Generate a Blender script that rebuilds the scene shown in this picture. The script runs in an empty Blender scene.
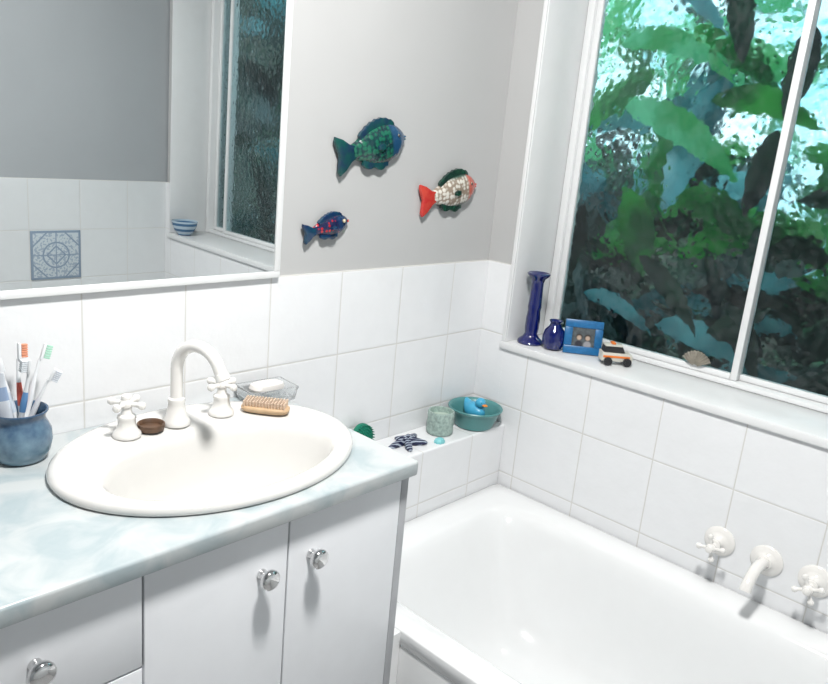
import bpy, bmesh, math, random
from mathutils import Vector, Matrix
random.seed(7)
C = bpy.context.scene.collection
sin, cos, pi = math.sin, math.cos, math.pi

# ------------------------------------------------------------ materials
def newmat(name):
    m = bpy.data.materials.new(name); m.use_nodes = True
    nt = m.node_tree
    return m, nt, nt.nodes['Principled BSDF']
def N(nt, t, **kw):
    n = nt.nodes.new(t)
    for k, v in kw.items(): setattr(n, k, v)
    return n
def mathn(nt, op, a, b=None, c=None):
    n = N(nt, 'ShaderNodeMath', operation=op)
    for i, v in enumerate((a, b, c)):
        if v is None: continue
        if isinstance(v, (int, float)): n.inputs[i].default_value = v
        else: nt.links.new(v, n.inputs[i])
    return n.outputs[0]
def mixc(nt, f, a, b):
    n = N(nt, 'ShaderNodeMix', data_type='RGBA')
    if isinstance(f, (int, float)): n.inputs[0].default_value = f
    else: nt.links.new(f, n.inputs[0])
    for i, v in ((6, a), (7, b)):
        if isinstance(v, tuple): n.inputs[i].default_value = (*v[:3], 1)
        else: nt.links.new(v, n.inputs[i])
    return n.outputs[2]
def mat(name, col, rough=0.5, metal=0, var=0.06, scale=25, bump=0, coat=0, col2=None, trans=0, detail=3):
    m, nt, p = newmat(name)
    tc = N(nt, 'ShaderNodeTexCoord'); no = N(nt, 'ShaderNodeTexNoise')
    no.inputs['Scale'].default_value = scale; no.inputs['Detail'].default_value = detail
    nt.links.new(tc.outputs['Object'], no.inputs['Vector'])
    c2 = col2 or tuple(max(0, c*(1-var*3)) for c in col)
    r = N(nt, 'ShaderNodeMapRange'); nt.links.new(no.outputs['Fac'], r.inputs[0])
    r.inputs[1].default_value = .35; r.inputs[2].default_value = .65
    if not col2: r.inputs[3].default_value = 0; r.inputs[4].default_value = .6
    nt.links.new(mixc(nt, r.outputs[0], tuple(col), c2), p.inputs['Base Color'])
    p.inputs['Roughness'].default_value = rough; p.inputs['Metallic'].default_value = metal
    p.inputs['Coat Weight'].default_value = coat
    p.inputs['Transmission Weight'].default_value = trans
    if bump:
        b = N(nt, 'ShaderNodeBump'); b.inputs['Strength'].default_value = bump; b.inputs['Distance'].default_value = .004
        nt.links.new(no.outputs['Fac'], b.inputs['Height']); nt.links.new(b.outputs[0], p.inputs['Normal'])
    return m
def tilemat(name, axes, col=(.775, .785, .80), grout=(.60, .59, .57), size=.198, rough=.14, gw=.0014):
    m, nt, p = newmat(name)
    tc = N(nt, 'ShaderNodeTexCoord'); s = N(nt, 'ShaderNodeSeparateXYZ')
    nt.links.new(tc.outputs['Object'], s.inputs[0])
    d = None
    for ax, off in axes:
        v = mathn(nt, 'PINGPONG', mathn(nt, 'ADD', mathn(nt, 'SUBTRACT', s.outputs[ax], off), size*40), size/2)
        d = v if d is None else mathn(nt, 'MINIMUM', d, v)
    r = N(nt, 'ShaderNodeMapRange', interpolation_type='SMOOTHSTEP'); nt.links.new(d, r.inputs[0])
    r.inputs[1].default_value = gw*.5; r.inputs[2].default_value = gw*1.5
    no = N(nt, 'ShaderNodeTexNoise'); no.inputs['Scale'].default_value = 22; no.inputs['Detail'].default_value = 3
    nt.links.new(tc.outputs['Object'], no.inputs['Vector'])
    c = mixc(nt, no.outputs['Fac'], tuple(col), tuple(x*.95 for x in col))
    nt.links.new(mixc(nt, r.outputs[0], tuple(grout), c), p.inputs['Base Color'])
    r2 = N(nt, 'ShaderNodeMapRange', interpolation_type='SMOOTHSTEP'); nt.links.new(d, r2.inputs[0])
    r2.inputs[1].default_value = 0; r2.inputs[2].default_value = gw*3
    h = mathn(nt, 'ADD', r2.outputs[0], mathn(nt, 'MULTIPLY', no.outputs['Fac'], 2.2))
    b = N(nt, 'ShaderNodeBump'); b.inputs['Strength'].default_value = .32; b.inputs['Distance'].default_value = .002
    nt.links.new(h, b.inputs['Height']); nt.links.new(b.outputs[0], p.inputs['Normal'])
    ro = N(nt, 'ShaderNodeMapRange'); nt.links.new(r.outputs[0], ro.inputs[0])
    ro.inputs[3].default_value = .8; ro.inputs[4].default_value = rough
    nt.links.new(ro.outputs[0], p.inputs['Roughness'])
    return m

M_paint = mat('wall_paint', (.465, .468, .468), .6, var=.02, scale=3)
M_white = mat('white_gloss_paint', (.73, .74, .745), .3, var=.01)
M_ceil = mat('ceiling_paint', (.62, .64, .66), .7, var=.01)
M_tileA = tilemat('tile_back', [('X', -.147), ('Z', 1.15)])
M_tileB = tilemat('tile_side', [('Y', -.171), ('Z', 1.15)])
M_floor = tilemat('floor_tile', [('X', 0), ('Y', 0)], col=(.4, .4, .4), size=.3)
M_ceramic = mat('vitreous_white', (.67, .66, .64), .08, var=.005, coat=.5)
M_enamel = mat('bath_acrylic', (.76, .77, .775), .12, var=.005, coat=.4)
M_tap = mat('cream_enamel', (.76, .745, .72), .15, var=.01, coat=.5)
M_chrome = mat('chrome', (.72, .72, .72), .10, 1, var=.02)
M_door = mat('laminate_white', (.74, .755, .78), .32, var=.01)
M_edge = mat('cabinet_carcass', (.40, .41, .43), .5, var=.05)
M_dark = mat('black_plastic', (.015, .015, .018), .3)

def counter_mat():
    m, nt, p = newmat('marbled_laminate')
    tc = N(nt, 'ShaderNodeTexCoord'); no = N(nt, 'ShaderNodeTexNoise'); n2 = N(nt, 'ShaderNodeTexNoise')
    no.inputs['Scale'].default_value = 13; no.inputs['Detail'].default_value = 8; no.inputs['Distortion'].default_value = .8
    n2.inputs['Scale'].default_value = 70; n2.inputs['Detail'].default_value = 4
    for n in (no, n2): nt.links.new(tc.outputs['Object'], n.inputs['Vector'])
    r = N(nt, 'ShaderNodeMapRange'); nt.links.new(no.outputs['Fac'], r.inputs[0]); r.inputs[1].default_value = .42; r.inputs[2].default_value = .64
    c = mixc(nt, r.outputs[0], (.485, .512, .515), (.325, .395, .420))
    c = mixc(nt, mathn(nt, 'MULTIPLY', n2.outputs['Fac'], .3), c, (.52, .535, .535))
    nt.links.new(c, p.inputs['Base Color']); p.inputs['Roughness'].default_value = .3
    return m
M_counter = counter_mat()
def mirror_mat():
    m, nt, p = newmat('mirror_silver')
    no = N(nt, 'ShaderNodeTexNoise'); no.inputs['Scale'].default_value = 2
    nt.links.new(mixc(nt, no.outputs['Fac'], (.77, .795, .80), (.79, .815, .82)), p.inputs['Base Color'])
    p.inputs['Metallic'].default_value = 1; p.inputs['Roughness'].default_value = 0.0
    return m
M_mirror = mirror_mat()
def obscure_glass():
    m = bpy.data.materials.new('hammered_glass'); m.use_nodes = True; nt = m.node_tree; nt.nodes.clear()
    out = N(nt, 'ShaderNodeOutputMaterial'); g = N(nt, 'ShaderNodeBsdfGlass')
    g.inputs['Roughness'].default_value = .12; g.inputs['IOR'].default_value = 1.42
    g.inputs['Color'].default_value = (.93, .99, 1, 1)
    tc = N(nt, 'ShaderNodeTexCoord'); no = N(nt, 'ShaderNodeTexNoise'); vo = N(nt, 'ShaderNodeTexVoronoi', feature='SMOOTH_F1')
    no.inputs['Scale'].default_value = 20; no.inputs['Detail'].default_value = .6; vo.inputs['Scale'].default_value = 50
    for n in (no, vo): nt.links.new(tc.outputs['Object'], n.inputs['Vector'])
    h = mathn(nt, 'ADD', no.outputs['Fac'], mathn(nt, 'MULTIPLY', vo.outputs['Distance'], .62))
    b = N(nt, 'ShaderNodeBump'); b.inputs['Strength'].default_value = .62; b.inputs['Distance'].default_value = .009
    nt.links.new(h, b.inputs['Height']); nt.links.new(b.outputs[0], g.inputs['Normal'])
    nt.links.new(g.outputs[0], out.inputs[0])
    return m
M_glass = obscure_glass()
M_cobalt = mat('cobalt_glass', (.001, .006, .10), .05, coat=.8, var=.05)
M_clear = mat('pressed_glass', (.95, .97, .98), .04, var=.02, trans=.85, coat=.5)

# ------------------------------------------------------------ mesh helpers
def finish(name, bm, mats, parent=None, loc=(0, 0, 0), smooth=True, rot=None, angle=40):
    bmesh.ops.recalc_face_normals(bm, faces=bm.faces[:])
    me = bpy.data.meshes.new(name); bm.to_mesh(me); bm.free()
    if not isinstance(mats, (list, tuple)): mats = [mats]
    for m in mats: me.materials.append(m)
    if smooth:
        me.polygons.foreach_set('use_smooth', [True]*len(me.polygons))
        me.set_sharp_from_angle(angle=math.radians(angle))
    o = bpy.data.objects.new(name, me); C.objects.link(o)
    o.location = loc
    if rot: o.rotation_euler = rot
    if parent: o.parent = parent
    return o
def tag(o, label, category, group=None):
    o['label'] = label; o['category'] = category
    if group: o['group'] = group
    return o
def thing(name, loc, label, category, rot=(0, 0, 0), group=None):
    e = bpy.data.objects.new(name, None); e.location = loc; e.rotation_euler = rot; e.empty_display_size = .05
    C.objects.link(e); return tag(e, label, category, group)
def struct(o): o['kind'] = 'structure'; return o
def box(bm, lo, hi, mi=0, bevel=0, seg=2):
    vs = [bm.verts.new((x, y, z)) for x in (lo[0], hi[0]) for y in (lo[1], hi[1]) for z in (lo[2], hi[2])]
    fs = [bm.faces.new([vs[i] for i in q]) for q in ((0, 1, 3, 2), (4, 6, 7, 5), (0, 4, 5, 1), (2, 3, 7, 6), (0, 2, 6, 4), (1, 5, 7, 3))]
    for f in fs: f.material_index = mi
    if bevel:
        es = list({e for f in fs for e in f.edges})
        r = bmesh.ops.bevel(bm, geom=es, offset=bevel, segments=seg, profile=.5, affect='EDGES', clamp_overlap=True)
        for f in r['faces']: f.material_index = mi
def lathe(bm, prof, seg=40, mat4=None, mi=0, cap0=True, cap1=True):
    M = mat4 or Matrix()
    rings = []
    for r, z in prof:
        rings.append([bm.verts.new(M @ Vector((r*cos(2*pi*k/seg), r*sin(2*pi*k/seg), z))) for k in range(seg)])
    for a, b in zip(rings, rings[1:]):
        for k in range(seg):
            f = bm.faces.new((a[k], a[(k+1) % seg], b[(k+1) % seg], b[k])); f.material_index = mi
    if cap0: bm.faces.new(rings[0][::-1]).material_index = mi
    if cap1: bm.faces.new(rings[-1]).material_index = mi
def tube(bm, pts, rad, seg=16, mi=0, flat=1.0):
    pts = [Vector(p) for p in pts]; n = len(pts)
    if not isinstance(rad, (list, tuple)): rad = [rad]*n
    rings = []; ref = None
    for i, p in enumerate(pts):
        t = (pts[min(i+1, n-1)]-pts[max(i-1, 0)]).normalized()
        if ref is None: ref = t.orthogonal().normalized()
        ref = (ref - t*ref.dot(t)).normalized(); b = t.cross(ref)
        rings.append([bm.verts.new(p+(ref*cos(2*pi*k/seg)+b*sin(2*pi*k/seg)*flat)*rad[i]) for k in range(seg)])
    for a, b in zip(rings, rings[1:]):
        for k in range(seg):
            bm.faces.new((a[k], a[(k+1) % seg], b[(k+1) % seg], b[k])).material_index = mi
    bm.faces.new(rings[0][::-1]).material_index = mi; bm.faces.new(rings[-1]).material_index = mi
def sphere(bm, c, r, mi=0, u=16, v=10, scale=(1, 1, 1)):
    M = Matrix.Translation(c) @ Matrix.Diagonal((*[s*r for s in scale], 1))
    res = bmesh.ops.create_uvsphere(bm, u_segments=u, v_segments=v, radius=1, matrix=M)
    for f in {f for vv in res['verts'] for f in vv.link_faces}: f.material_index = mi
def polyx(bm, pts, y0, y1, mi=0, bevel=0):
    vs = [bm.verts.new((x, y0, z)) for x, z in pts]
    f = bm.faces.new(vs); f.material_index = mi
    r = bmesh.ops.extrude_face_region(bm, geom=[f])
    nv = [v for v in r['geom'] if isinstance(v, bmesh.types.BMVert)]
    bmesh.ops.translate(bm, verts=nv, vec=(0, y1-y0, 0))
    for v in nv:
        for ff in v.link_faces: ff.material_index = mi
    if bevel:
        es = {e for v in vs for e in v.link_edges if abs(e.verts[0].co.y-e.verts[1].co.y) < 1e-6}
        bmesh.ops.bevel(bm, geom=list(es), offset=bevel, segments=2, profile=.5, affect='EDGES', clamp_overlap=True)

# ------------------------------------------------------------ room
YC = -1.80; XD = -2.6; H = 2.4; YO0 = -.088; YO1 = -1.77; SZ = .936; WTOP = 2.1; XW = .28
bm = bmesh.new()
box(bm, (XD, .008, 0), (XW, .12, H), 0)
box(bm, (XD, 0, 0), (0, .0079, 1.15), 1)
struct(finish('wall_back', bm, [M_paint, M_tileA], smooth=False))
bm = bmesh.new()
box(bm, (.006, YO0, 1.15), (XW, .0078, H), 0)
box(bm, (.006, YO0, 0), (XW, .0078, 1.15), 0)
box(bm, (.006, YC, 0), (XW, YO0-.0001, SZ-.022), 0)
box(bm, (.006, YC, WTOP), (XW, YO0-.0001, H), 0)
box(bm, (.006, YC, SZ-.0219), (XW, YO1, WTOP-.0001), 0)
box(bm, (0, YO0, 0), (.0059, -.0001, 1.15), 1)
box(bm, (0, YC, 0), (.0059, YO0-.0001, SZ-.022), 1)
box(bm, (0, YC, SZ-.0219), (.0059, YO1, 1.15), 1)
struct(finish('wall_right', bm, [M_paint, M_tileB], smooth=False))
bm = bmesh.new()
box(bm, (XD, YC-.12, 0), (XW, YC-.0081, H), 0)
box(bm, (XD, YC-.008, 0), (0, YC-.0001, 1.15), 1)
M_paint_shade = mat('wall_paint_baked_shade', (.36, .38, .395), .6, var=.02, scale=3)  # same wall paint, shade put into its colour; also cuts bounce light
wf = struct(finish('wall_front', bm, [M_paint_shade, tilemat('tile_front', [('X', -.372), ('Z', 1.15)], rough=.2, col=(.68, .70, .71))], smooth=False))  # tile colour darkened along with the paint, standing in for shade
bm = bmesh.new(); box(bm, (XD-.12, YC-.12, 0), (XD-.0001, .12, H)); struct(finish('wall_left', bm, M_paint_shade, smooth=False))
bm = bmesh.new(); box(bm, (XD-.12, YC-.12, -.1), (XW, .12, -.0001)); struct(finish('floor', bm, M_floor, smooth=False))
bm = bmesh.new(); box(bm, (XD-.12, YC-.12, H+.0001), (XW, .12, H+.1)); struct(finish('ceiling', bm, M_ceil, smooth=False))

def deco_mat():
    m, nt, p = newmat('painted_tile')
    tc = N(nt, 'ShaderNodeTexCoord'); s = N(nt, 'ShaderNodeSeparateXYZ'); nt.links.new(tc.outputs['Object'], s.inputs[0])
    ax = mathn(nt, 'ABSOLUTE', s.outputs['X']); az = mathn(nt, 'ABSOLUTE', s.outputs['Z'])
    mx = mathn(nt, 'MAXIMUM', ax, az); l1 = mathn(nt, 'ADD', ax, az)
    r = mathn(nt, 'SQRT', mathn(nt, 'ADD', mathn(nt, 'MULTIPLY', ax, ax), mathn(nt, 'MULTIPLY', az, az)))
    border = mathn(nt, 'GREATER_THAN', mx, .088)
    ring = mathn(nt, 'LESS_THAN', mathn(nt, 'ABSOLUTE', mathn(nt, 'SUBTRACT', r, .05)), .003)
    dia = mathn(nt, 'LESS_THAN', mathn(nt, 'ABSOLUTE', mathn(nt, 'SUBTRACT', l1, .036)), .004)
    crs = mathn(nt, 'LESS_THAN', mathn(nt, 'MINIMUM', ax, az), .002)
    crn = mathn(nt, 'LESS_THAN', mathn(nt, 'ABSOLUTE', mathn(nt, 'SUBTRACT', l1, .125)), .004)
    no = N(nt, 'ShaderNodeTexNoise'); no.inputs['Scale'].default_value = 110; nt.links.new(tc.outputs['Object'], no.inputs['Vector'])
    t = border
    for q in (ring, dia, crs, crn): t = mathn(nt, 'MAXIMUM', t, q)
    spk = mathn(nt, 'GREATER_THAN', no.outputs['Fac'], .54)
    t = mathn(nt, 'MAXIMUM', mathn(nt, 'MULTIPLY', t, .7), mathn(nt, 'MULTIPLY', spk, .45))
    nt.links.new(mixc(nt, t, (.50, .56, .60), (.10, .17, .27)), p.inputs['Base Color'])
    p.inputs['Roughness'].default_value = .2
    return m
bm = bmesh.new(); box(bm, (-.097, -.002, -.097), (.097, .002, .097), bevel=.001)
dt = finish('decorative_tile', bm, deco_mat(), parent=wf, loc=(-.471, YC+.002, .852)); dt['label'] = 'blue and white patterned tile'
dt['kind'] = 'structure'

LZ = .70; LY = -.125
bm = bmesh.new(); box(bm, (-.730, LY, .001), (-.0005, -.0005, LZ), bevel=.004)
struct(finish('trim_1', bm, M_tileA, smooth=False))

bm = bmesh.new(); box(bm, (-.009, YO1+.001, SZ-.021), (.2, YO0+.012, SZ), bevel=.003, seg=2)
struct(finish('trim_2', bm, M_white))
bm = bmesh.new(); box(bm, (.0, YO0-.006, SZ+.0005), (.2, YO0-.0003, WTOP-.001), bevel=.002)
box(bm, (-.006, YO0-.004, SZ+.0005), (.004, YO0+.008, WTOP-.001), bevel=.002)
struct(finish('trim_3', bm, M_white))
bm = bmesh.new(); box(bm, (.0, YO1+.0003, SZ+.0005), (.2, YO1+.006, WTOP-.001), bevel=.002)
struct(finish('trim_4', bm, M_white))
GX = .2
YA, YB = YO0-.0065, YO1+.0065
bm = bmesh.new()
box(bm, (GX-.025, YA-.022, SZ+.001), (GX+.035, YA, WTOP-.002), bevel=.003)
box(bm, (GX-.025, YB, SZ+.001), (GX+.035, YB+.022, WTOP-.002), bevel=.003)
box(bm, (GX-.025, YB+.0221, SZ+.001), (GX+.035, YA-.0221, SZ+.014), bevel=.003)
box(bm, (GX-.025, YB+.0221, WTOP-.03), (GX+.035, YA-.0221, WTOP-.002), bevel=.003)
window = struct(finish('window_1', bm, M_white))
muls = [-.652, -1.15, -1.63]
edges = [YA-.022]+muls+[YB+.022]
for i in range(4):
    a, b = edges[i], edges[i+1]
    off = 0 if i % 2 == 0 else .018
    bm = bmesh.new(); w = .017
    a2 = a if i == 0 else a+w/2; b2 = b if i == 3 else b-w/2
    x0, x1 = GX-.014+off, GX+.006+off
    box(bm, (x0, a2-w, SZ+.015), (x1, a2-.0002, WTOP-.031), bevel=.002)
    box(bm, (x0, b2+.0002, SZ+.015), (x1, b2+w, WTOP-.031), bevel=.002)
    box(bm, (x0, b2+w+.0001, SZ+.015), (x1, a2-w-.0001, SZ+.030), bevel=.002)
    box(bm, (x0, b2+w+.0001, WTOP-.046), (x1, a2-w-.0001, WTOP-.031), bevel=.002)
    s = struct(finish('sash', bm, M_white, parent=window))
    bm = bmesh.new(); box(bm, (x0+.007, b2+w-.003, SZ+.027), (x0+.012, a2-w+.003, WTOP-.043))
    struct(finish('glass_pane', bm, M_glass, parent=s, smooth=False))

# ------------------------------------------------------------ outside garden
def leafmat(name, c1, c2, rough=.28, tf=.25):
    m, nt, p = newmat(name)
    tc = N(nt, 'ShaderNodeTexCoord'); no = N(nt, 'ShaderNodeTexNoise'); no.inputs['Scale'].default_value = 6; no.inputs['Detail'].default_value = 4
    nt.links.new(tc.outputs['Object'], no.inputs['Vector'])
    r = N(nt, 'ShaderNodeMapRange'); nt.links.new(no.outputs['Fac'], r.inputs[0]); r.inputs[1].default_value = .38; r.inputs[2].default_value = .62
    nt.links.new(mixc(nt, r.outputs[0], c1, c2), p.inputs['Base Color']); p.inputs['Roughness'].default_value = rough
    tr = N(nt, 'ShaderNodeBsdfTranslucent'); nt.links.new(mixc(nt, r.outputs[0], c1, c2), tr.inputs[0])
    mx = N(nt, 'ShaderNodeMixShader'); mx.inputs[0].default_value = tf
    nt.links.new(p.outputs[0], mx.inputs[1]); nt.links.new(tr.outputs[0], mx.inputs[2])
    nt.links.new(mx.outputs[0], nt.nodes['Material Output'].inputs[0])
    return m
def leaf(bm, base, d, L, W, droop=.4, nl=14):
    base = Vector(base); d = Vector(d).normalized()
    side = d.cross(Vector((random.uniform(-.3, .3)+.9, random.uniform(-.4, .4), random.uniform(-.2, .5)))).normalized()
    p = base.copy(); prev = None; dd = d.copy()
    for i in range(nl+1):
        u = i/nl
        w = W*.5*(sin(pi*min(1, u**.85))**.75 if 0 < u < 1 else .03)
        up = side.cross(dd).normalized()
        row = []
        for q in (p+side*w+up*w*.25, p, p-side*w+up*w*.25):
            if q.x < .25: q = Vector((.25+(.25-q.x)*.2, q.y, q.z))
            row.append(bm.verts.new(q))
        if prev:
            bm.faces.new((prev[0], prev[1], row[1], row[0])); bm.faces.new((prev[1], prev[2], row[2], row[1]))
        prev = row
        dd = (dd+Vector((0, 0, -droop/nl))).normalized(); p = p+dd*L/nl
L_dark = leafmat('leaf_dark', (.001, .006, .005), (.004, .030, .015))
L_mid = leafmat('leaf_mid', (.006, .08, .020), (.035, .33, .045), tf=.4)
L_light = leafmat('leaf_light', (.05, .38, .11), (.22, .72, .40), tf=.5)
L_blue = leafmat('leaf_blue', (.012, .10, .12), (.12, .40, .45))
def rl(n, yr, zr, xr, Ls, Ws, mi, dz=(.1, 1)):
    out = []
    for _ in range(n):
        out.append(((random.uniform(*xr), random.uniform(*yr), random.uniform(*zr)),
                    (random.uniform(-.4, .3), random.uniform(-1, 1), random.uniform(*dz)),
                    random.uniform(*Ls), random.uniform(*Ws), random.uniform(.3, 1.4), random.choice(mi)))
    return out
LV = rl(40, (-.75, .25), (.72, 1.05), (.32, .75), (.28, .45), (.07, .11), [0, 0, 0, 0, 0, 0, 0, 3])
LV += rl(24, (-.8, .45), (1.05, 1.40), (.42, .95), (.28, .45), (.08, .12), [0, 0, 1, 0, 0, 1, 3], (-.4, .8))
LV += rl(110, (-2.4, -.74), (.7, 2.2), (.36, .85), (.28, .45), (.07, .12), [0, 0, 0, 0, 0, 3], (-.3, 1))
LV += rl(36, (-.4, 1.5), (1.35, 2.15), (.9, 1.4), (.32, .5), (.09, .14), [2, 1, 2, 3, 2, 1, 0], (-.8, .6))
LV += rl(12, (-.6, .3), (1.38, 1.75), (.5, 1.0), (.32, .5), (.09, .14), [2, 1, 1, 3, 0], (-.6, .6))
LV += [
    ((.26, -.42, 1.92), (0, -.35, -1), .22, .080, .2, 0),
    ((.27, -.14, 1.99), (0, -.8, -.35), .36, .075, .5, 3),
    ((.26, -.63, 1.80), (0, .10, -1), .22, .075, .2, 0),
    ((.26, -.60, 1.56), (0, .2, -1), .22, .07, .2, 0),
    ((.27, -.22, 1.38), (0, -.45, -1), .26, .11, .2, 1),
    ((.26, -.10, 1.32), (0, .15, -1), .26, .07, .2, 0),
    ((.26, -.38, 1.02), (0, -.9, .15), .26, .080, .7, 3),
    ((.26, -.14, 1.06), (0, -1, .1), .26, .065, .8, 3),
    ((.26, -.56, 1.12), (0, -.5, -.6), .22, .07, .5, 0),
    ((.26, -.30, 1.20), (0, -.8, -.5), .28, .07, .5, 0),
    ((.30, -.16, 1.60), (0, -.9, -.1), .40, .10, .7, 2),
    ((.32, -.40, 1.62), (0, -.7, .2), .30, .08, .9, 1),
    ((.30, -.12, 1.76), (0, -.9, .3), .38, .08, 1.2, 2)]
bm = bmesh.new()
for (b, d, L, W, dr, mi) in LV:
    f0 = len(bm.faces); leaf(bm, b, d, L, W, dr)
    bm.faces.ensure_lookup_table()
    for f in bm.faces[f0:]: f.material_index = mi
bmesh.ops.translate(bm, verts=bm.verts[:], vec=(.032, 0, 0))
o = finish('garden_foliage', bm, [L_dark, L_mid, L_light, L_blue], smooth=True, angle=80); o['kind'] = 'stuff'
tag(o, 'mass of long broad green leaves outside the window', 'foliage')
def hedge():
    bm = bmesh.new(); nx, nz = 110, 50
    g = []
    for i in range(nx+1):
        r = []
        y = -6+9.0*i/nx
        top = 1.36+.20*sin(y*3.1)+.13*sin(y*7.7+1)+(1.7*min(1, (-.35-y)/.8) if y < -.35 else 0)
        for j in range(nz+1):
            z = .01+top*j/nz
            r.append(bm.verts.new((1.9+.15*sin(y*9+z*5)+.12*sin(z*11+y*4)+random.uniform(-.06, .06), y, z)))
        g.append(r)
    for i in range(nx):
        for j in range(nz): bm.faces.new((g[i][j], g[i+1][j], g[i+1][j+1], g[i][j+1]))
    m, nt, p = newmat('hedge_foliage')
    tc = N(nt, 'ShaderNodeTexCoord'); vo = N(nt, 'ShaderNodeTexVoronoi'); vo.inputs['Scale'].default_value = 6
    nt.links.new(tc.outputs['Object'], vo.inputs['Vector'])
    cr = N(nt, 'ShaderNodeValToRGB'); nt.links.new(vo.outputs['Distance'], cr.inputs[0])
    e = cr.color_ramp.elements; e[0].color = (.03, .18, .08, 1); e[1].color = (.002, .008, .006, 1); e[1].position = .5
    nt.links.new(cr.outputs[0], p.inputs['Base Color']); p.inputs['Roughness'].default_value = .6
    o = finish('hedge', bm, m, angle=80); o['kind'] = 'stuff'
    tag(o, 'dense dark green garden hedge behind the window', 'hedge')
hedge()
bm = bmesh.new(); box(bm, (XW+.001, -7, -.1), (6, 5, -.001)); struct(finish('ground', bm, mat('soil', (.02, .016, .012), .9, scale=8), smooth=False))

# ------------------------------------------------------------ mirror
mir = thing('mirror', (-1.532, -.0005, 1.150), 'large rectangular wall mirror with thin white frame', 'mirror', rot=(math.radians(.55), 0, 0))
bm = bmesh.new(); hw = .805; mh = 1.1; fw = .014
box(bm, (-hw, -.010, 0), (hw, -.001, fw), bevel=.0015)
box(bm, (-hw, -.010, mh-fw), (hw, -.001, mh), bevel=.0015)
box(bm, (hw-fw, -.010, fw+.0001), (hw, -.001, mh-fw-.0001), bevel=.0015)
box(bm, (-hw, -.010, fw+.0001), (-hw+fw, -.001, mh-fw-.0001), bevel=.0015)
finish('frame', bm, M_white, parent=mir)
bm = bmesh.new(); box(bm, (-hw+fw-.002, -.007, fw-.002), (hw-fw+.002, -.004, mh-fw+.002))
finish('mirror_glass', bm, M_mirror, parent=mir, smooth=False)

# ------------------------------------------------------------ vanity
CX1 = -.733; CYF = -.452; CZ = .90; CX0 = -1.56; CT = .028
BX, BY = -1.012, -.222
def countertop():
    bm = bmesh.new(); r = .006
    x0, x1, y0, y1 = CX0, CX1-r, CYF+r, -.001
    ea, eb = .250, .188
    angs = [2*pi*k/96 for k in range(96)]
    for cx_, cy_ in ((x0, y0), (x1, y0), (x1, y1), (x0, y1)):
        angs.append(math.atan2(cy_-BY, cx_-BX) % (2*pi))
    angs = sorted(set(round(a, 6) for a in angs))
    def rect(a):
        c, s = cos(a), sin(a); t = 1e9
        if c > 1e-9: t = min(t, (x1-BX)/c)
        if c < -1e-9: t = min(t, (x0-BX)/c)
        if s > 1e-9: t = min(t, (y1-BY)/s)
        if s < -1e-9: t = min(t, (y0-BY)/s)
        return BX+t*c, BY+t*s
    top_in = []; top_out = []; bot_in = []; bot_out = []
    for a in angs:
        k = 1/math.sqrt((cos(a)/ea)**2+(sin(a)/eb)**2)
        ix, iy = BX+k*cos(a), BY+k*sin(a); ox, oy = rect(a)
        top_in.append(bm.verts.new((ix, iy, CZ))); top_out.append(bm.verts.new((ox, oy, CZ)))
        bot_in.append(bm.verts.new((ix, iy, CZ-CT))); bot_out.append(bm.verts.new((ox, oy, CZ-CT)))
    n = len(angs)
    for k in range(n):
        j = (k+1) % n
        bm.faces.new((top_in[k], top_in[j], top_out[j], top_out[k]))
        bm.faces.new((bot_in[k], bot_out[k], bot_out[j], bot_in[j]))
        bm.faces.new((top_in[k], bot_in[k], bot_in[j], top_in[j]))
    prof = [(r*sin(t*pi/2/6), CZ-r+r*cos(t*pi/2/6)) for t in range(7)]+[(r, CZ-CT+.003), (r-.001, CZ-CT+.001), (r-.003, CZ-CT), (0, CZ-CT)]
    stations = [((x0, y0), (0, -1)), ((x1, y0), (0, -1))]+[((x1, y0), (sin(t*pi/16), -cos(t*pi/16))) for t in range(1, 8)]+[((x1, y0), (1, 0)), ((x1, y1), (1, 0))]
    prev = None
    for (bx, by), (dx, dy) in stations:
        row = [bm.verts.new((bx+dx*d, by+dy*d, z)) for d, z in prof]
        if prev:
            for a in range(len(prof)-1): bm.faces.new((prev[a], row[a], row[a+1], prev[a+1]))
        prev = row
    bmesh.ops.remove_doubles(bm, verts=bm.verts[:], dist=1e-5)
    return finish('countertop', bm, M_counter, angle=35)
tag(countertop(), 'pale blue-grey marbled laminate countertop with rounded edge', 'countertop')

cab = thing('vanity_cabinet', (-1.15, -.22, 0), 'white laminate vanity cabinet with doors, drawers and round knobs', 'cabinet')
def L2(p): return (p[0]+1.15, p[1]+.22, p[2])
CF = -.417
XR = -.738
bm = bmesh.new()
def cb(lo, hi, b=.0015): box(bm, L2(lo), L2(hi), bevel=b)
cb((XR-.018, CF-.018, .001), (XR, -.001, CZ-CT-.001))
cb((CX0+.01, CF, .001), (CX0+.028, -.001, CZ-CT-.001))
cb((-1.263, CF, .1), (-1.247, -.001, CZ-CT-.001))
cb((CX0+.0281, CF, .1), (-1.2631, -.02, .116)); cb((-1.2469, CF, .1), (XR-.0181, -.02, .116))
cb((CX0+.0281, -.019, .117), (-1.2631, -.002, CZ-CT-.001)); cb((-1.2469, -.019, .117), (XR-.0181, -.002, CZ-CT-.001))
cb((CX0+.0281, CF+.04, .001), (XR-.0181, CF+.055, .099))
cb((CX0+.0281, CF, CZ-CT-.03), (-1.2631, CF+.02, CZ-CT-.001)); cb((-1.2469, CF, CZ-CT-.03), (XR-.0181, CF+.02, CZ-CT-.001))
cb((-1.015, CF+.0002, .117), (-1.007, CF+.02, CZ-CT-.0301))
finish('body', bm, M_edge, parent=cab)
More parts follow.
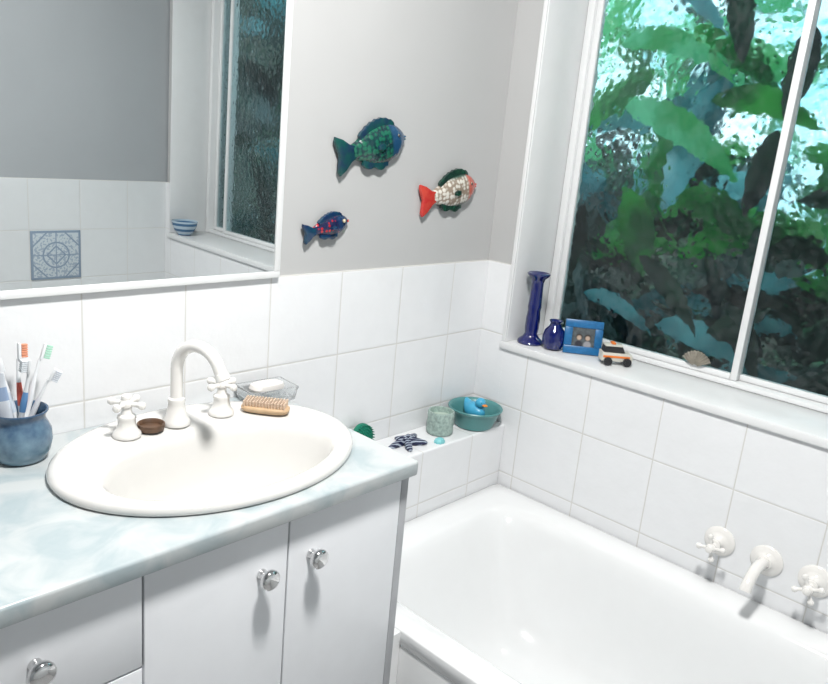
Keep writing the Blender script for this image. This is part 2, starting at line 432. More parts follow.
def knob(parent, x, z, y=CF-.019):
    M = Matrix.Translation((x, y, z)) @ Matrix.Rotation(pi/2, 4, 'X')
    bm = bmesh.new()
    lathe(bm, [(.0085, 0), (.0085, .002), (.0065, .006), (.006, .010), (.0075, .0125), (.0125, .0145), (.0155, .018), (.0165, .022), (.0160, .026), (.0135, .0285), (.0095, .0300), (.005, .0308), (.001, .031)], 32, M)
    return finish('knob', bm, M_chrome, parent=parent, angle=60)
def front(nm, xa, xb, za, zb, kx, kz):
    bm = bmesh.new()
    cx, cz = (xa+xb)/2, (za+zb)/2
    box(bm, (xa-cx, -.009, za-cz), (xb-cx, .009, zb-cz), bevel=.0015)
    d = finish(nm, bm, M_door, parent=cab, loc=L2((cx, CF-.0095, cz)))
    kb = knob(d, kx-cx, kz-cz, -.0095); kb['label'] = 'round chrome knob'
g = .0015; ztop = CZ-CT-.004
front('door', -1.008+g, XR-.0195, .105, ztop, -.962, .790)
front('door', -1.25+g, -1.008-g, .105, ztop, -1.058, .790)
for za, zb in ((.722, ztop), (.56, .719), (.35, .557), (.105, .347)):
    front('drawer', -1.53, -1.25-g, za, zb, -1.390, (za+zb)/2+.001)

# ------------------------------------------------------------ basin
def ering(bm, cx, cy, a, b, z, n=72, ex=2.0):
    out = []
    for k in range(n):
        t = 2*pi*k/n; c, s = cos(t), sin(t)
        r = 1/((abs(c)**ex+abs(s)**ex)**(1/ex))
        out.append(bm.verts.new((cx+a*c*r, cy+b*s*r, z)))
    return out
def bridge(bm, rings, mi=0):
    for a, b in zip(rings, rings[1:]):
        n = len(a)
        for k in range(n): bm.faces.new((a[k], a[(k+1) % n], b[(k+1) % n], b[k])).material_index = mi
basin = thing('wash_basin', (BX, BY, CZ), 'oval white ceramic drop-in wash basin set in the countertop', 'sink')
bm = bmesh.new()
st = [(0, .243, .181, -.026), (0, .243, .181, .0003), (0, .260, .198, .0003), (0, .2655, .2035, .003), (0, .2665, .2045, .008), (0, .265, .203, .0130), (0, .261, .199, .0165), (0, .255, .193, .0180),
      (-.004, .246, .182, .0178), (-.018, .233, .163, .0160), (-.034, .219, .142, .0142), (-.041, .211, .132, .0115), (-.043, .204, .126, .003), (-.043, .198, .121, -.012), (-.043, .188, .115, -.042),
      (-.043, .173, .106, -.078), (-.043, .150, .092, -.108), (-.042, .116, .072, -.130), (-.04, .074, .047, -.141), (-.038, .028, .026, -.145)]
rings = [ering(bm, 0, cy, a, b, z) for cy, a, b, z in st]
bridge(bm, rings); bm.faces.new(rings[-1])
finish('bowl', bm, M_ceramic, parent=basin, angle=80)
bm = bmesh.new(); lathe(bm, [(.024, 0), (.024, .002), (.021, .003), (.018, .001), (.012, .001), (.010, .004), (.001, .005)], 32)
finish('drain', bm, M_chrome, parent=basin, loc=(0, -.038, -.1448))

RZ = CZ+.0166
def cross_handle(parent, M, s=1.0, a0=.5):
    bm = bmesh.new()
    lathe(bm, [(.009*s, 0), (.0115*s, .002*s), (.0125*s, .006*s), (.0115*s, .012*s), (.0090*s, .015*s), (.0095*s, .018*s), (.0085*s, .022*s), (.005*s, .0245*s), (.001, .025*s)], 24, M)
    for k in range(4):
        a = k*pi/2+a0
        d = Vector((cos(a), sin(a), 0))
        pts = [M @ (d*r*s+Vector((0, 0, .007*s))) for r in (.006, .016, .023, .027, .031, .035, .037)]
        tube(bm, pts, [.0050*s, .0042*s, .0044*s, .0068*s, .0076*s, .0060*s, .002*s], 14)
    return finish('handle', bm, M_tap, parent=parent)
def deck_tap(x, y, label, a0):
    t = thing('basin_tap', (x, y, RZ), label, 'tap', group='basin tap set')
    bm = bmesh.new()
    lathe(bm, [(.0240, 0), (.0245, .003), (.0230, .007), (.0185, .012), (.0155, .020), (.0145, .03), (.0160, .033), (.0155, .037), (.0105, .040), (.0085, .046), (.0085, .052)], 32)
    finish('body', bm, M_tap, parent=t)
    cross_handle(t, Matrix.Translation((0, 0, .0521)), .95, a0)
deck_tap(-1.110, -.106, 'cream enamel cross-handle basin tap beside the toothbrush jar', .55)
deck_tap(-.920, -.102, 'cream enamel cross-handle basin tap beside the nail brush', .25)
sp = thing('basin_spout', (-1.014, -.102, RZ), 'cream enamel swan-neck spout curving over the basin', 'faucet')
bm = bmesh.new()
lathe(bm, [(.0245, 0), (.0250, .004), (.0235, .008), (.0190, .016), (.0160, .030), (.0145, .040), (.0156, .044), (.0150, .049), (.0116, .051)], 32)
finish('base', bm, M_tap, parent=sp)
bm = bmesh.new()
R = .053; pts = [(0, 0, .045), (0, 0, .07), (0, 0, .085), (0, 0, .104)]
for k in range(1, 17):
    a = pi*k/16*.86
    pts.append((.024*(1-cos(a))/2, -R+R*cos(a), .104+R*sin(a)))
e = Vector(pts[-1]); d = (e-Vector(pts[-2])).normalized()
pts += [tuple(e+d*.008), tuple(e+d*.009), tuple(e+d*.020), tuple(e+d*.021)]
rr = [.0110]*(len(pts)-3)+[.0130, .0130, .0116]
tube(bm, pts, rr, 24)
finish('neck', bm, M_tap, parent=sp, angle=50)

# ------------------------------------------------------------ bathtub
BZ = .52
BCX, BCY = -.3565, -.9625
tub = thing('bathtub', (BCX, BCY, 0), 'white acrylic built-in bathtub with wide rim', 'bathtub')
bm = bmesh.new(); hx, hy = .3515, .8355
st = [(hx-.003, hy-.001, BZ-.034, 90, 0), (hx, hy, BZ-.032, 90, 0), (hx, hy, BZ-.003, 90, 0), (hx-.001, hy-.001, BZ-.001, 90, 0), (hx-.003, hy-.002, BZ, 90, 0),
      (hx-.03, hy-.03, BZ-.001, 40, 0), (.290, .764, BZ-.003, 16, 0), (.282, .756, BZ-.007, 14, 0), (.275, .749, BZ-.014, 12, 0), (.267, .740, BZ-.028, 10, 0), (.258, .727, BZ-.055, 9, 0),
      (.246, .700, BZ-.12, 7, 0), (.232, .668, BZ-.19, 6, 0), (.216, .632, BZ-.25, 5, 0), (.194, .59, BZ-.288, 4.5, 0), (.16, .52, BZ-.305, 4, 0), (.11, .40, BZ-.311, 3, 0), (.03, .1, BZ-.313, 2, 0)]
rings = [ering(bm, 0, cy, a, b, z, 200, ex) for a, b, z, ex, cy in st]
bridge(bm, rings); bm.faces.new(rings[-1])
finish('shell', bm, M_enamel, parent=tub, angle=60)
bm = bmesh.new(); box(bm, (-.3495, -.834, .001), (-.335, .60, BZ-.0345), bevel=.001)
finish('side_panel', bm, M_white, parent=tub)
bm = bmesh.new(); lathe(bm, [(.03, 0), (.03, .002), (.024, .003), (.02, .001), (.001, .001)], 32)
finish('drain', bm, M_chrome, parent=tub, loc=(0, .1, BZ-.3115))
bm = bmesh.new(); box(bm, (XR+.0006, -.425, .001), (BCX-.3501, -.395, BZ-.003), bevel=.001)
struct(finish('trim_5', bm, M_white))

TZ = .622
def wall_tap(y, label, a0):
    t = thing('bath_tap', (0, y, TZ), label, 'tap', group='bath tap set')
    M = Matrix.Rotation(-pi/2, 4, 'Y')
    bm = bmesh.new()
    lathe(bm, [(.035, 0), (.0355, .003), (.033, .006), (.025, .009), (.016, .013), (.0125, .020), (.0120, .030), (.0140, .033), (.0135, .037), (.0095, .039), (.008, .047)], 36, M)
    finish('body', bm, M_tap, parent=t)
    cross_handle(t, M @ Matrix.Translation((0, 0, .0471)), .9, a0)
wall_tap(-.760, 'cream cross-handle wall tap above the bathtub rim', .2)
wall_tap(-.968, 'cream cross-handle wall tap above the bathtub, beside the spout', .4)
t = thing('bath_spout', (0, -.866, TZ), 'cream enamel wall-mounted bath spout curving downward', 'faucet')
M = Matrix.Rotation(-pi/2, 4, 'Y'); bm = bmesh.new()
lathe(bm, [(.035, 0), (.0355, .003), (.033, .006), (.025, .009), (.018, .013), (.0150, .02)], 36, M)
finish('wall_plate', bm, M_tap, parent=t)
bm = bmesh.new(); pts = [(-.018, 0, 0), (-.035, 0, .006), (-.055, 0, .008), (-.078, 0, .004), (-.098, 0, -.006), (-.111, 0, -.018), (-.117, 0, -.030)]
tube(bm, pts, [.0120, .0120, .0120, .0120, .0120, .0120, .0125], 20); finish('spout_pipe', bm, M_tap, parent=t)

# ------------------------------------------------------------ fish
def scalemat(name, base, edge, head, sc=85, hx_=.05, belly=None, bz=.022, lo=.44, hi=.62):
    m, nt, p = newmat(name)
    tc = N(nt, 'ShaderNodeTexCoord'); vo = N(nt, 'ShaderNodeTexVoronoi'); vo.inputs['Scale'].default_value = sc
    vo.inputs['Randomness'].default_value = .5
    mp = N(nt, 'ShaderNodeMapping'); mp.inputs['Scale'].default_value = (1, .1, 1)
    nt.links.new(tc.outputs['Object'], mp.inputs[0]); nt.links.new(mp.outputs[0], vo.inputs['Vector'])
    r = N(nt, 'ShaderNodeMapRange'); nt.links.new(vo.outputs['Distance'], r.inputs[0]); r.inputs[1].default_value = lo; r.inputs[2].default_value = hi
    s = N(nt, 'ShaderNodeSeparateXYZ'); nt.links.new(tc.outputs['Object'], s.inputs[0])
    c = mixc(nt, r.outputs[0], base, edge)
    if belly:
        rb = N(nt, 'ShaderNodeMapRange'); nt.links.new(mathn(nt, 'ABSOLUTE', s.outputs['Z']), rb.inputs[0]); rb.inputs[1].default_value = bz; rb.inputs[2].default_value = bz+.006
        c = mixc(nt, rb.outputs[0], c, belly)
    rh = N(nt, 'ShaderNodeMapRange'); nt.links.new(s.outputs['X'], rh.inputs[0]); rh.inputs[1].default_value = hx_; rh.inputs[2].default_value = hx_+.008
    c = mixc(nt, rh.outputs[0], c, head)
    nt.links.new(c, p.inputs['Base Color']); p.inputs['Roughness'].default_value = .25; p.inputs['Coat Weight'].default_value = .5
    b = N(nt, 'ShaderNodeBump'); b.inputs['Strength'].default_value = .6; b.inputs['Distance'].default_value = .003; b.invert = True
    nt.links.new(vo.outputs['Distance'], b.inputs['Height']); nt.links.new(b.outputs[0], p.inputs['Normal'])
    return m
M_eyew = mat('eye_white', (.6, .52, .36), .2)
def fish(loc, tilt, Ln, Ht, mb, mt, mf, lip, label):
    t = thing('ornamental_fish', loc, label, 'wall decoration', rot=(0, -tilt, 0), group='painted wall fish')
    PR = [(0, .38), (.08, .48), (.2, .68), (.35, .88), (.5, .99), (.62, 1), (.75, .9), (.86, .68), (.94, .42), (.985, .2), (1, .06)]
    def pr(u):
        for (a, x), (b, y) in zip(PR, PR[1:]):
            if u <= b:
                k = (u-a)/(b-a); return x+(y-x)*k
        return PR[-1][1]
    HB = .39
    bm = bmesh.new(); prev = None; n = 28; first = None
    for i in range(41):
        u = i/40; x = -.27*Ln+.77*Ln*u
        h = Ht*HB*(pr(max(0, u-.02))+pr(u)+pr(min(1, u+.02)))/3; th = min(h*.55, .02)
        row = []
        for k in range(n):
            a = 2*pi*k/n; yy = -sin(a)*th
            if yy > 0: yy = 0
            row.append(bm.verts.new((x, yy, cos(a)*h)))
        if prev:
            for k in range(n): bm.faces.new((prev[k], prev[(k+1) % n], row[(k+1) % n], row[k]))
        else: first = row
        prev = row
    bm.faces.new(first); bm.faces.new(prev)
    finish('body', bm, mb, parent=t, angle=80)
    bm = bmesh.new()
    pts = [(-.24, .12), (-.31, .17), (-.39, .29), (-.48, .37), (-.495, .29), (-.475, .12), (-.455, 0), (-.475, -.12), (-.50, -.28), (-.485, -.37), (-.40, -.30), (-.31, -.17), (-.24, -.12)]
    polyx(bm, [(x*Ln, z*Ht) for x, z in pts], -.008, 0, bevel=.002); finish('tail', bm, mt, parent=t)
    bm = bmesh.new(); pts = []
    for i in range(15):
        u = .14+.66*i/14; x = -.27*Ln+.77*Ln*u
        pts.append((x-.01*Ln, Ht*HB*pr(u)+Ht*.12*sin(pi*(i+1)/16)**.5*(1+.2*((i % 2)*2-1)*.5)))
    low = [(-.27*Ln+.77*Ln*(.14+.66*i/14), Ht*HB*pr(.14+.66*i/14)*.8) for i in range(14, -1, -1)]
    polyx(bm, pts+low, -.008, 0, bevel=.001); finish('dorsal_fin', bm, mf, parent=t)
    bm = bmesh.new(); pts = []
    for i in range(11):
        u = .16+.46*i/10; x = -.27*Ln+.77*Ln*u
        pts.append((x-.02*Ln, -Ht*HB*pr(u)-Ht*.11*abs(sin(pi*(i*.2+.1)))**.6))
    low = [(-.27*Ln+.77*Ln*(.16+.46*i/10), -Ht*HB*pr(.16+.46*i/10)*.8) for i in range(10, -1, -1)]
    polyx(bm, pts+low, -.008, 0, bevel=.001)
    finish('belly_fin', bm, mf, parent=t)
    bm = bmesh.new(); x = .12*Ln
    polyx(bm, [(x, .02*Ht), (x-.05*Ln, .05*Ht), (x-.10*Ln, .02*Ht), (x-.11*Ln, -.05*Ht), (x-.05*Ln, -.09*Ht), (x, -.07*Ht)], -.025, -.017, bevel=.002)
    finish('side_fin', bm, mf, parent=t)
    ex = .34*Ln; ez = .09*Ht
    bm = bmesh.new(); sphere(bm, (ex, -.013, ez), .045*Ht+.0015, 0); sphere(bm, (ex+.001, -.013-.035*Ht, ez), .036*Ht, 1)
    finish('eye', bm, [M_eyew, M_dark], parent=t)
    bm = bmesh.new(); sphere(bm, (.485*Ln, -.004, .02*Ht), .04*Ht, scale=(1, 1, .55)); sphere(bm, (.48*Ln, -.004, -.03*Ht), .038*Ht, scale=(1, 1, .55))
    finish('mouth', bm, lip, parent=t)
GA = mat('glaze_teal', (.005, .07, .06), .25, coat=.5, col2=(.008, .028, .07), scale=40)
GB = mat('glaze_blue', (.012, .05, .16), .25, coat=.5, col2=(.01, .10, .14), scale=60)
GR = mat('glaze_red', (.50, .025, .025), .25, coat=.5, col2=(.56, .06, .04), scale=60)
GG = mat('glaze_dark_green', (.008, .06, .035), .25, coat=.5, col2=(.008, .02, .02), scale=50)
GD = mat('glaze_navy', (.004, .02, .08), .25, coat=.5, col2=(.005, .05, .09), scale=60)
fish((-.484, 0, 1.430), math.radians(15), .214, .114, scalemat('scales_green', (.010, .12, .07), (.004, .035, .04), (.010, .055, .13), 90, .048), GA, GA, GB,
     'teal and green painted ceramic fish hung on the wall')
fish((-.205, 0, 1.333), math.radians(12), .214, .108, scalemat('scales_cream', (.66, .63, .57), (.28, .22, .17), (.48, .09, .06), 95, .058, belly=(.01, .05, .03), bz=.030), GR, GG, GR,
     'cream-scaled painted ceramic fish with red tail on wall')
fish((-.602, 0, 1.252), math.radians(13), .130, .060, scalemat('scales_redblue', (.40, .012, .02), (.008, .012, .06), (.006, .03, .10), 110, .024, belly=(.005, .015, .07), bz=.015, lo=.30, hi=.42), GD, GD, GR,
     'small dark blue painted ceramic fish with red spots')

# ------------------------------------------------------------ toothbrush jar etc.
JX, JY = -1.268, -.068
jar = thing('toothbrush_jar', (JX, JY, CZ+.0005), 'glazed blue pottery jar holding toothbrushes on the countertop', 'jar')
bm = bmesh.new()
lathe(bm, [(.030, 0), (.036, .003), (.043, .016), (.0465, .033), (.0455, .05), (.040, .062), (.0365, .068), (.037, .075), (.042, .083), (.0415, .085), (.039, .0845), (.034, .075), (.033, .068), (.040, .05), (.042, .033), (.036, .012), (.001, .008)], 48)
pm, nt, p = newmat('blue_pottery_glaze')
tc = N(nt, 'ShaderNodeTexCoord'); s = N(nt, 'ShaderNodeSeparateXYZ'); nt.links.new(tc.outputs['Object'], s.inputs[0])
no = N(nt, 'ShaderNodeTexNoise'); no.inputs['Scale'].default_value = 55; no.inputs['Detail'].default_value = 6; nt.links.new(tc.outputs['Object'], no.inputs['Vector'])
r = N(nt, 'ShaderNodeMapRange'); nt.links.new(mathn(nt, 'ADD', s.outputs['Z'], mathn(nt, 'MULTIPLY', no.outputs['Fac'], .09)), r.inputs[0]); r.inputs[1].default_value = .06; r.inputs[2].default_value = .12
nt.links.new(mixc(nt, r.outputs[0], (.17, .27, .34), (.045, .09, .16)), p.inputs['Base Color']); p.inputs['Roughness'].default_value = .2
finish('pot', bm, pm, parent=jar)
def brush(tipv, c1, c2, label, spin):
    base = Vector((JX-tipv[0]*.25, JY-tipv[1]*.25, CZ+.014)); tip = Vector((JX+tipv[0], JY+tipv[1], CZ+tipv[2]))
    q = (tip-base).to_track_quat('Z', 'Y'); Ln = (tip-base).length
    t = thing('toothbrush', base, label, 'toothbrush', group='toothbrushes in the jar')
    t.rotation_mode = 'QUATERNION'; t.rotation_quaternion = q @ Matrix.Rotation(spin, 3, 'Z').to_quaternion()
    bm = bmesh.new()
    ns = 12; pts = [(0, .002*sin(i/ns*5), Ln*i/ns*.86) for i in range(ns+1)]
    tube(bm, pts, [.0026, .0042, .0048, .0050, .0048, .0044, .0048, .0052, .0048, .0038, .0030, .0025, .0025], 12, flat=.75)
    box(bm, (-.0052, -.0023, Ln*.85), (.0052, .0023, Ln), bevel=.0015)
    h = finish('handle', bm, [mat('brush_'+label[:6], c1, .3), mat('brush_white', (.72, .74, .76), .3)], parent=t)
    for pl in h.data.polygons:
        zc = pl.center.z/Ln
        if .62 < zc < 2 or .30 < zc < .42: pl.material_index = 1
    bm = bmesh.new()
    for i in range(6):
        z = Ln*.87+i*Ln*.021
        box(bm, (-.0046, .0024, z), (.0046, .0118, z+Ln*.017), bevel=.0008)
    finish('bristles', bm, mat('bristle_'+label[:6], c2, .6), parent=t)
brush((.010, .018, .188), (.66, .12, .08), (.72, .30, .18), 'orange and white toothbrush leaning in the blue jar', 2.0)
brush((.050, .018, .182), (.70, .72, .74), (.36, .64, .50), 'white toothbrush with green bristles in the blue jar', 2.6)
brush((.010, -.020, .172), (.12, .28, .54), (.7, .74, .78), 'blue toothbrush standing in the blue jar', 1.2)
brush((.050, -.020, .150), (.70, .72, .76), (.68, .72, .78), 'short white toothbrush leaning out of the blue jar', 3.0)
brush((-.020, .024, .165), (.58, .66, .74), (.7, .72, .78), 'pale blue toothbrush standing in the blue jar', 2.2)
t = thing('toothpaste_tube', (JX-.010, JY-.004, CZ+.012), 'white toothpaste tube with blue band leaning in jar', 'toothpaste', rot=(math.radians(4), math.radians(-11), math.radians(-48)))
bm = bmesh.new()
prev = None
for i in range(12):
    u = i/11; z = .015+.122*u; wx = .009+.010*u; wy = .009*(1-u)**.7+.0008
    row = [bm.verts.new((wx*cos(a*pi/12), wy*sin(a*pi/12), z)) for a in range(24)]
    if prev:
        for k in range(24):
            f = bm.faces.new((prev[k], prev[(k+1) % 24], row[(k+1) % 24], row[k])); f.material_index = 1 if i in (8, 9) else 0
    else: bm.faces.new(row)
    prev = row
bm.faces.new(prev)
finish('tube', bm, [mat('tube_white', (.66, .70, .76), .3), mat('tube_blue', (.30, .40, .58), .3)], parent=t)
bm = bmesh.new(); lathe(bm, [(.008, 0), (.0085, .002), (.0075, .0145), (.001, .0149)], 24); finish('cap', bm, M_white, parent=t)

bm = bmesh.new(); lathe(bm, [(.017, 0), (.0225, .002), (.024, .008), (.0235, .013), (.0215, .014), (.0195, .011), (.018, .006), (.001, .005)], 36)
tag(finish('small_bowl', bm, mat('brown_wood', (.13, .07, .04), .45, scale=60, var=.2), loc=(-1.065, -.105, RZ-.0001)), 'small round brown wooden bowl between tap and spout', 'bowl')

nb = thing('nail_brush', (-.845, -.140, RZ+.0012), 'wooden nail brush lying bristles up on the basin rim', 'brush', rot=(math.radians(2), 0, math.radians(-50)))
bm = bmesh.new()
rr = [ering(bm, 0, 0, a, b, z, 48, 3.2) for a, b, z in ((.042, .016, 0), (.046, .020, .003), (.0475, .0215, .008), (.046, .0205, .011), (.044, .019, .012))]
bridge(bm, rr); bm.faces.new(rr[0][::-1]); bm.faces.new(rr[-1])
finish('wooden_back', bm, mat('beech_wood', (.58, .40, .24), .5, scale=40, var=.08), parent=nb)
bm = bmesh.new()
for i in range(14):
    for j in range(5):
        x = -.039+.0060*i; y = -.0140+.0070*j
        M = Matrix.Translation((x, y, .0121)); lathe(bm, [(.0016, 0), (.0024, .011)], 7, M)
finish('bristles', bm, mat('bristle_tan', (.66, .50, .38), .8, scale=200, var=.12), parent=nb)

sd = thing('soap_dish', (-.775, -.046, CZ+.0005), 'clear rectangular glass soap dish with ridged flared sides', 'soap dish', rot=(0, 0, math.radians(-4)))
bm = bmesh.new()
def rrect(a, b, z):
    rc = .004; out = []
    for (sx, sy, a0) in ((1, 1, 0), (-1, 1, pi/2), (-1, -1, pi), (1, -1, 1.5*pi)):
        for k in range(7):
            t_ = a0+pi/2*k/6; out.append(bm.verts.new((sx*(a-rc)+rc*cos(t_), sy*(b-rc)+rc*sin(t_), z)))
    return out
prof = [(.049, .031, 0), (.051, .033, .002), (.053, .0345, .012), (.055, .0365, .024), (.0565, .038, .0275), (.0565, .038, .0305), (.0525, .034, .0305), (.050, .032, .022), (.047, .029, .010), (.006, .005, .009)]
rr = [rrect(a, b, z) for a, b, z in prof]; bridge(bm, rr); bm.faces.new(rr[0][::-1]); bm.faces.new(rr[-1])
finish('dish', bm, M_clear, parent=sd)
bm = bmesh.new(); rr = [ering(bm, 0, 0, a, b, z, 40, 3.2) for a, b, z in ((.026, .013, 0), (.037, .019, .003), (.040, .0215, .010), (.037, .019, .018), (.025, .013, .021))]
bridge(bm, rr); bm.faces.new(rr[0][::-1]); bm.faces.new(rr[-1])
tag(finish('soap_bar', bm, mat('soap', (.74, .71, .68), .4, var=.01), loc=(-.775, -.046, CZ+.0175), rot=(0, math.radians(2), math.radians(3))), 'white oval bar of soap resting in glass dish', 'soap')

# ------------------------------------------------------------ ledge items
lz = LZ+.0005
bowl = thing('teal_bowl', (-.087, -.078, lz), 'round teal plastic bowl with rolled rim on tiled ledge', 'bowl')
bm = bmesh.new(); lathe(bm, [(.046, 0), (.052, .003), (.060, .022), (.068, .044), (.072, .050), (.0755, .052), (.0765, .055), (.0745, .0575), (.071, .056), (.066, .049), (.056, .022), (.048, .007), (.001, .006)], 56)
finish('dish', bm, mat('teal_plastic', (.08, .25, .25), .35, var=.04), parent=bowl)
dk = thing('bath_toy', (-.075, -.070, lz+.0165), 'blue rubber toy duck lying in the teal bowl', 'toy', rot=(0, 0, math.radians(-100)))
MB = mat('rubber_blue', (.06, .38, .60), .35); bm = bmesh.new()
prev = None
for i in range(15):
    u = i/14; x = -.042+.074*u; h = .024*sin(pi*(.06+.88*u))**.7
    row = [bm.verts.new((x, h*1.05*cos(2*pi*k/18), .022+h*sin(2*pi*k/18)+(.018*(1-u*3)**2 if u < .33 else 0))) for k in range(18)]
    if prev:
        for k in range(18): bm.faces.new((prev[k], prev[(k+1) % 18], row[(k+1) % 18], row[k]))
    else: bm.faces.new(row)
    prev = row
bm.faces.new(prev); finish('body', bm, MB, parent=dk, angle=80)
bm = bmesh.new(); sphere(bm, (.018, 0, .050), .0150, 0, 20, 14); sphere(bm, (.028, .007, .054), .0025, 1, 8, 6); sphere(bm, (.028, -.007, .054), .0025, 1, 8, 6)
finish('head', bm, [MB, M_dark], parent=dk)
bm = bmesh.new(); sphere(bm, (.035, 0, .048), .007, 0, scale=(1.3, 1.1, .45)); finish('beak', bm, mat('orange_rubber', (.8, .25, .03), .4), parent=dk)

cj = thing('candle_jar', (-.211, -.060, lz), 'pale green ribbed candle jar standing on the tiled ledge', 'jar')
cj.scale = (.93, .93, .96)
bm = bmesh.new(); pr_ = [(.033, 0), (.037, .002)]+[(.0385+.0006*sin(i*1.6), .006+.005*i) for i in range(11)]+[(.0385, .063), (.037, .066), (.033, .066), (.032, .062), (.032, .040), (.001, .040)]
lathe(bm, pr_, 48); finish('pot', bm, mat('stoneware', (.36, .47, .43), .5, scale=120, var=.2, bump=.3), parent=cj)
bm = bmesh.new(); lathe(bm, [(.0315, .0405), (.0315, .050), (.02, .049), (.002, .0485)], 40, mi=0); finish('candle', bm, mat('wax', (.45, .55, .48), .5), parent=cj)

bm = bmesh.new(); n = 100; rings = []
for s_, z in ((.85, 0), (.98, .005), (1, .009), (.88, .016), (.64, .022), (.3, .026), (.05, .028)):
    row = []
    for k in range(n):
        a = 2*pi*k/n; c = (cos(5*a)*.5+.5); arm = (1, .82, 1.1, .9, 1.05)[int((a/(2*pi)*5+.5) % 5)]
        rad = (.018+.048*arm*c**1.4)*s_; aa = a+.18*c
        row.append(bm.verts.new((rad*cos(aa)*1.0, rad*sin(aa)*.72, z*(.6+.4*(1-c)))))
    rings.append(row)
bridge(bm, rings); bm.faces.new(rings[0][::-1]); bm.faces.new(rings[-1])
m, nt, p = newmat('striped_navy'); tc = N(nt, 'ShaderNodeTexCoord'); w = N(nt, 'ShaderNodeTexWave', bands_direction='DIAGONAL')
w.inputs['Scale'].default_value = 42; w.inputs['Distortion'].default_value = 1.5; nt.links.new(tc.outputs['Object'], w.inputs['Vector'])
nt.links.new(mixc(nt, mathn(nt, 'GREATER_THAN', w.outputs['Fac'], .68), (.008, .012, .05), (.35, .40, .48)), p.inputs['Base Color'])
tag(finish('toy_starfish', bm, m, loc=(-.342, -.066, lz), rot=(0, 0, .3), angle=80), 'navy and white striped toy starfish with spread arms on ledge', 'ornament')
bm = bmesh.new(); n = 40; rings = []
for s_, z in ((1, 0), (.95, .004), (.75, .009), (.4, .012), (.1, .013)):
    rings.append([bm.verts.new((.016*s_*(1+.07*cos(9*2*pi*k/n))*cos(2*pi*k/n), .013*s_*(1+.07*cos(9*2*pi*k/n))*sin(2*pi*k/n), z)) for k in range(n)])
bridge(bm, rings); bm.faces.new(rings[0][::-1]); bm.faces.new(rings[-1])
tag(finish('sea_shell', bm, mat('aqua_shell', (.20, .55, .58), .4), loc=(-.262, -.106, lz)), 'tiny turquoise shell at the ledge edge', 'shell')
sc_ = thing('body_scrubber', (-.468, -.034, lz), 'round dark green bristly scrubber leaning by the wall', 'scrubber', rot=(math.radians(-12), 0, 0))
bm = bmesh.new(); lathe(bm, [(.030, .002), (.033, .006), (.031, .014), (.023, .018), (.001, .019)], 32, Matrix.Translation((0, .006, .038)) @ Matrix.Rotation(pi/2, 4, 'X'))
MG = mat('green_rubber', (.0, .18, .11), .5); finish('pad', bm, MG, parent=sc_)
bm = bmesh.new()
for ri, cnt in ((.006, 6), (.013, 12), (.020, 18), (.028, 26)):
    for k in range(cnt):
        a = 2*pi*k/cnt; M = Matrix.Translation((ri*cos(a), -.010, .038+ri*sin(a))) @ Matrix.Rotation(pi/2, 4, 'X')
        lathe(bm, [(.0020, 0), (.0012, .007)], 6, M)
finish('bristles', bm, MG, parent=sc_)

# ------------------------------------------------------------ sill items
sz = SZ+.0006
kr, kz = 1.08, 1.04
bm = bmesh.new(); lathe(bm, [(r_*kr, z_*kz) for r_, z_ in [(.033, 0), (.034, .004), (.031, .010), (.021, .018), (.0165, .028), (.0185, .045), (.0180, .07), (.0160, .09), (.0175, .10), (.0165, .115), (.0155, .14), (.0150, .165), (.019, .176), (.028, .184), (.030, .189), (.027, .191), (.013, .184), (.010, .17), (.001, .165)]], 40)
tag(finish('candlestick', bm, M_cobalt, loc=(.052, -.136, sz)), 'tall cobalt blue glass candlestick on the window sill', 'candlestick')
bm = bmesh.new(); lathe(bm, [(r_*.92, z_*.95) for r_, z_ in [(.019, 0), (.027, .004), (.033, .018), (.034, .038), (.029, .056), (.018, .068), (.015, .076), (.020, .084), (.019, .085), (.013, .077), (.014, .07), (.024, .056), (.029, .04), (.026, .012), (.001, .006)]], 40)
tag(finish('glass_vase', bm, M_cobalt, loc=(.056, -.208, sz)), 'short cobalt blue glass vase beside the candlestick', 'vase')

pf = thing('photo_frame', (.085, -.282, sz), 'small bright blue picture frame standing on the sill', 'picture frame', rot=(math.radians(-12), 0, math.radians(-52)))
bm = bmesh.new(); W_, H_, b_ = .051, .092, .021
box(bm, (-W_, -.006, 0), (W_, .006, b_), bevel=.002); box(bm, (-W_, -.006, H_-b_), (W_, .006, H_), bevel=.002)
box(bm, (-W_, -.006, b_+.0001), (-W_+b_, .006, H_-b_-.0001), bevel=.002); box(bm, (W_-b_, -.006, b_+.0001), (W_, .006, H_-b_-.0001), bevel=.002)
finish('frame', bm, mat('frame_blue', (.015, .14, .34), .35, scale=120, var=.12), parent=pf)
m, nt, p = newmat('small_photo'); tc = N(nt, 'ShaderNodeTexCoord')
def blob(cx, cz, r, soft=.004):
    d = N(nt, 'ShaderNodeVectorMath', operation='DISTANCE'); nt.links.new(tc.outputs['Object'], d.inputs[0]); d.inputs[1].default_value = (cx, -.0035, cz)
    q = N(nt, 'ShaderNodeMapRange'); nt.links.new(d.outputs['Value'], q.inputs[0]); q.inputs[1].default_value = r-soft; q.inputs[2].default_value = r; q.inputs[3].default_value = 1; q.inputs[4].default_value = 0
    return q.outputs[0]
no = N(nt, 'ShaderNodeTexNoise'); no.inputs['Scale'].default_value = 90; nt.links.new(tc.outputs['Object'], no.inputs['Vector'])
c = mixc(nt, no.outputs['Fac'], (.01, .015, .02), (.14, .16, .17))
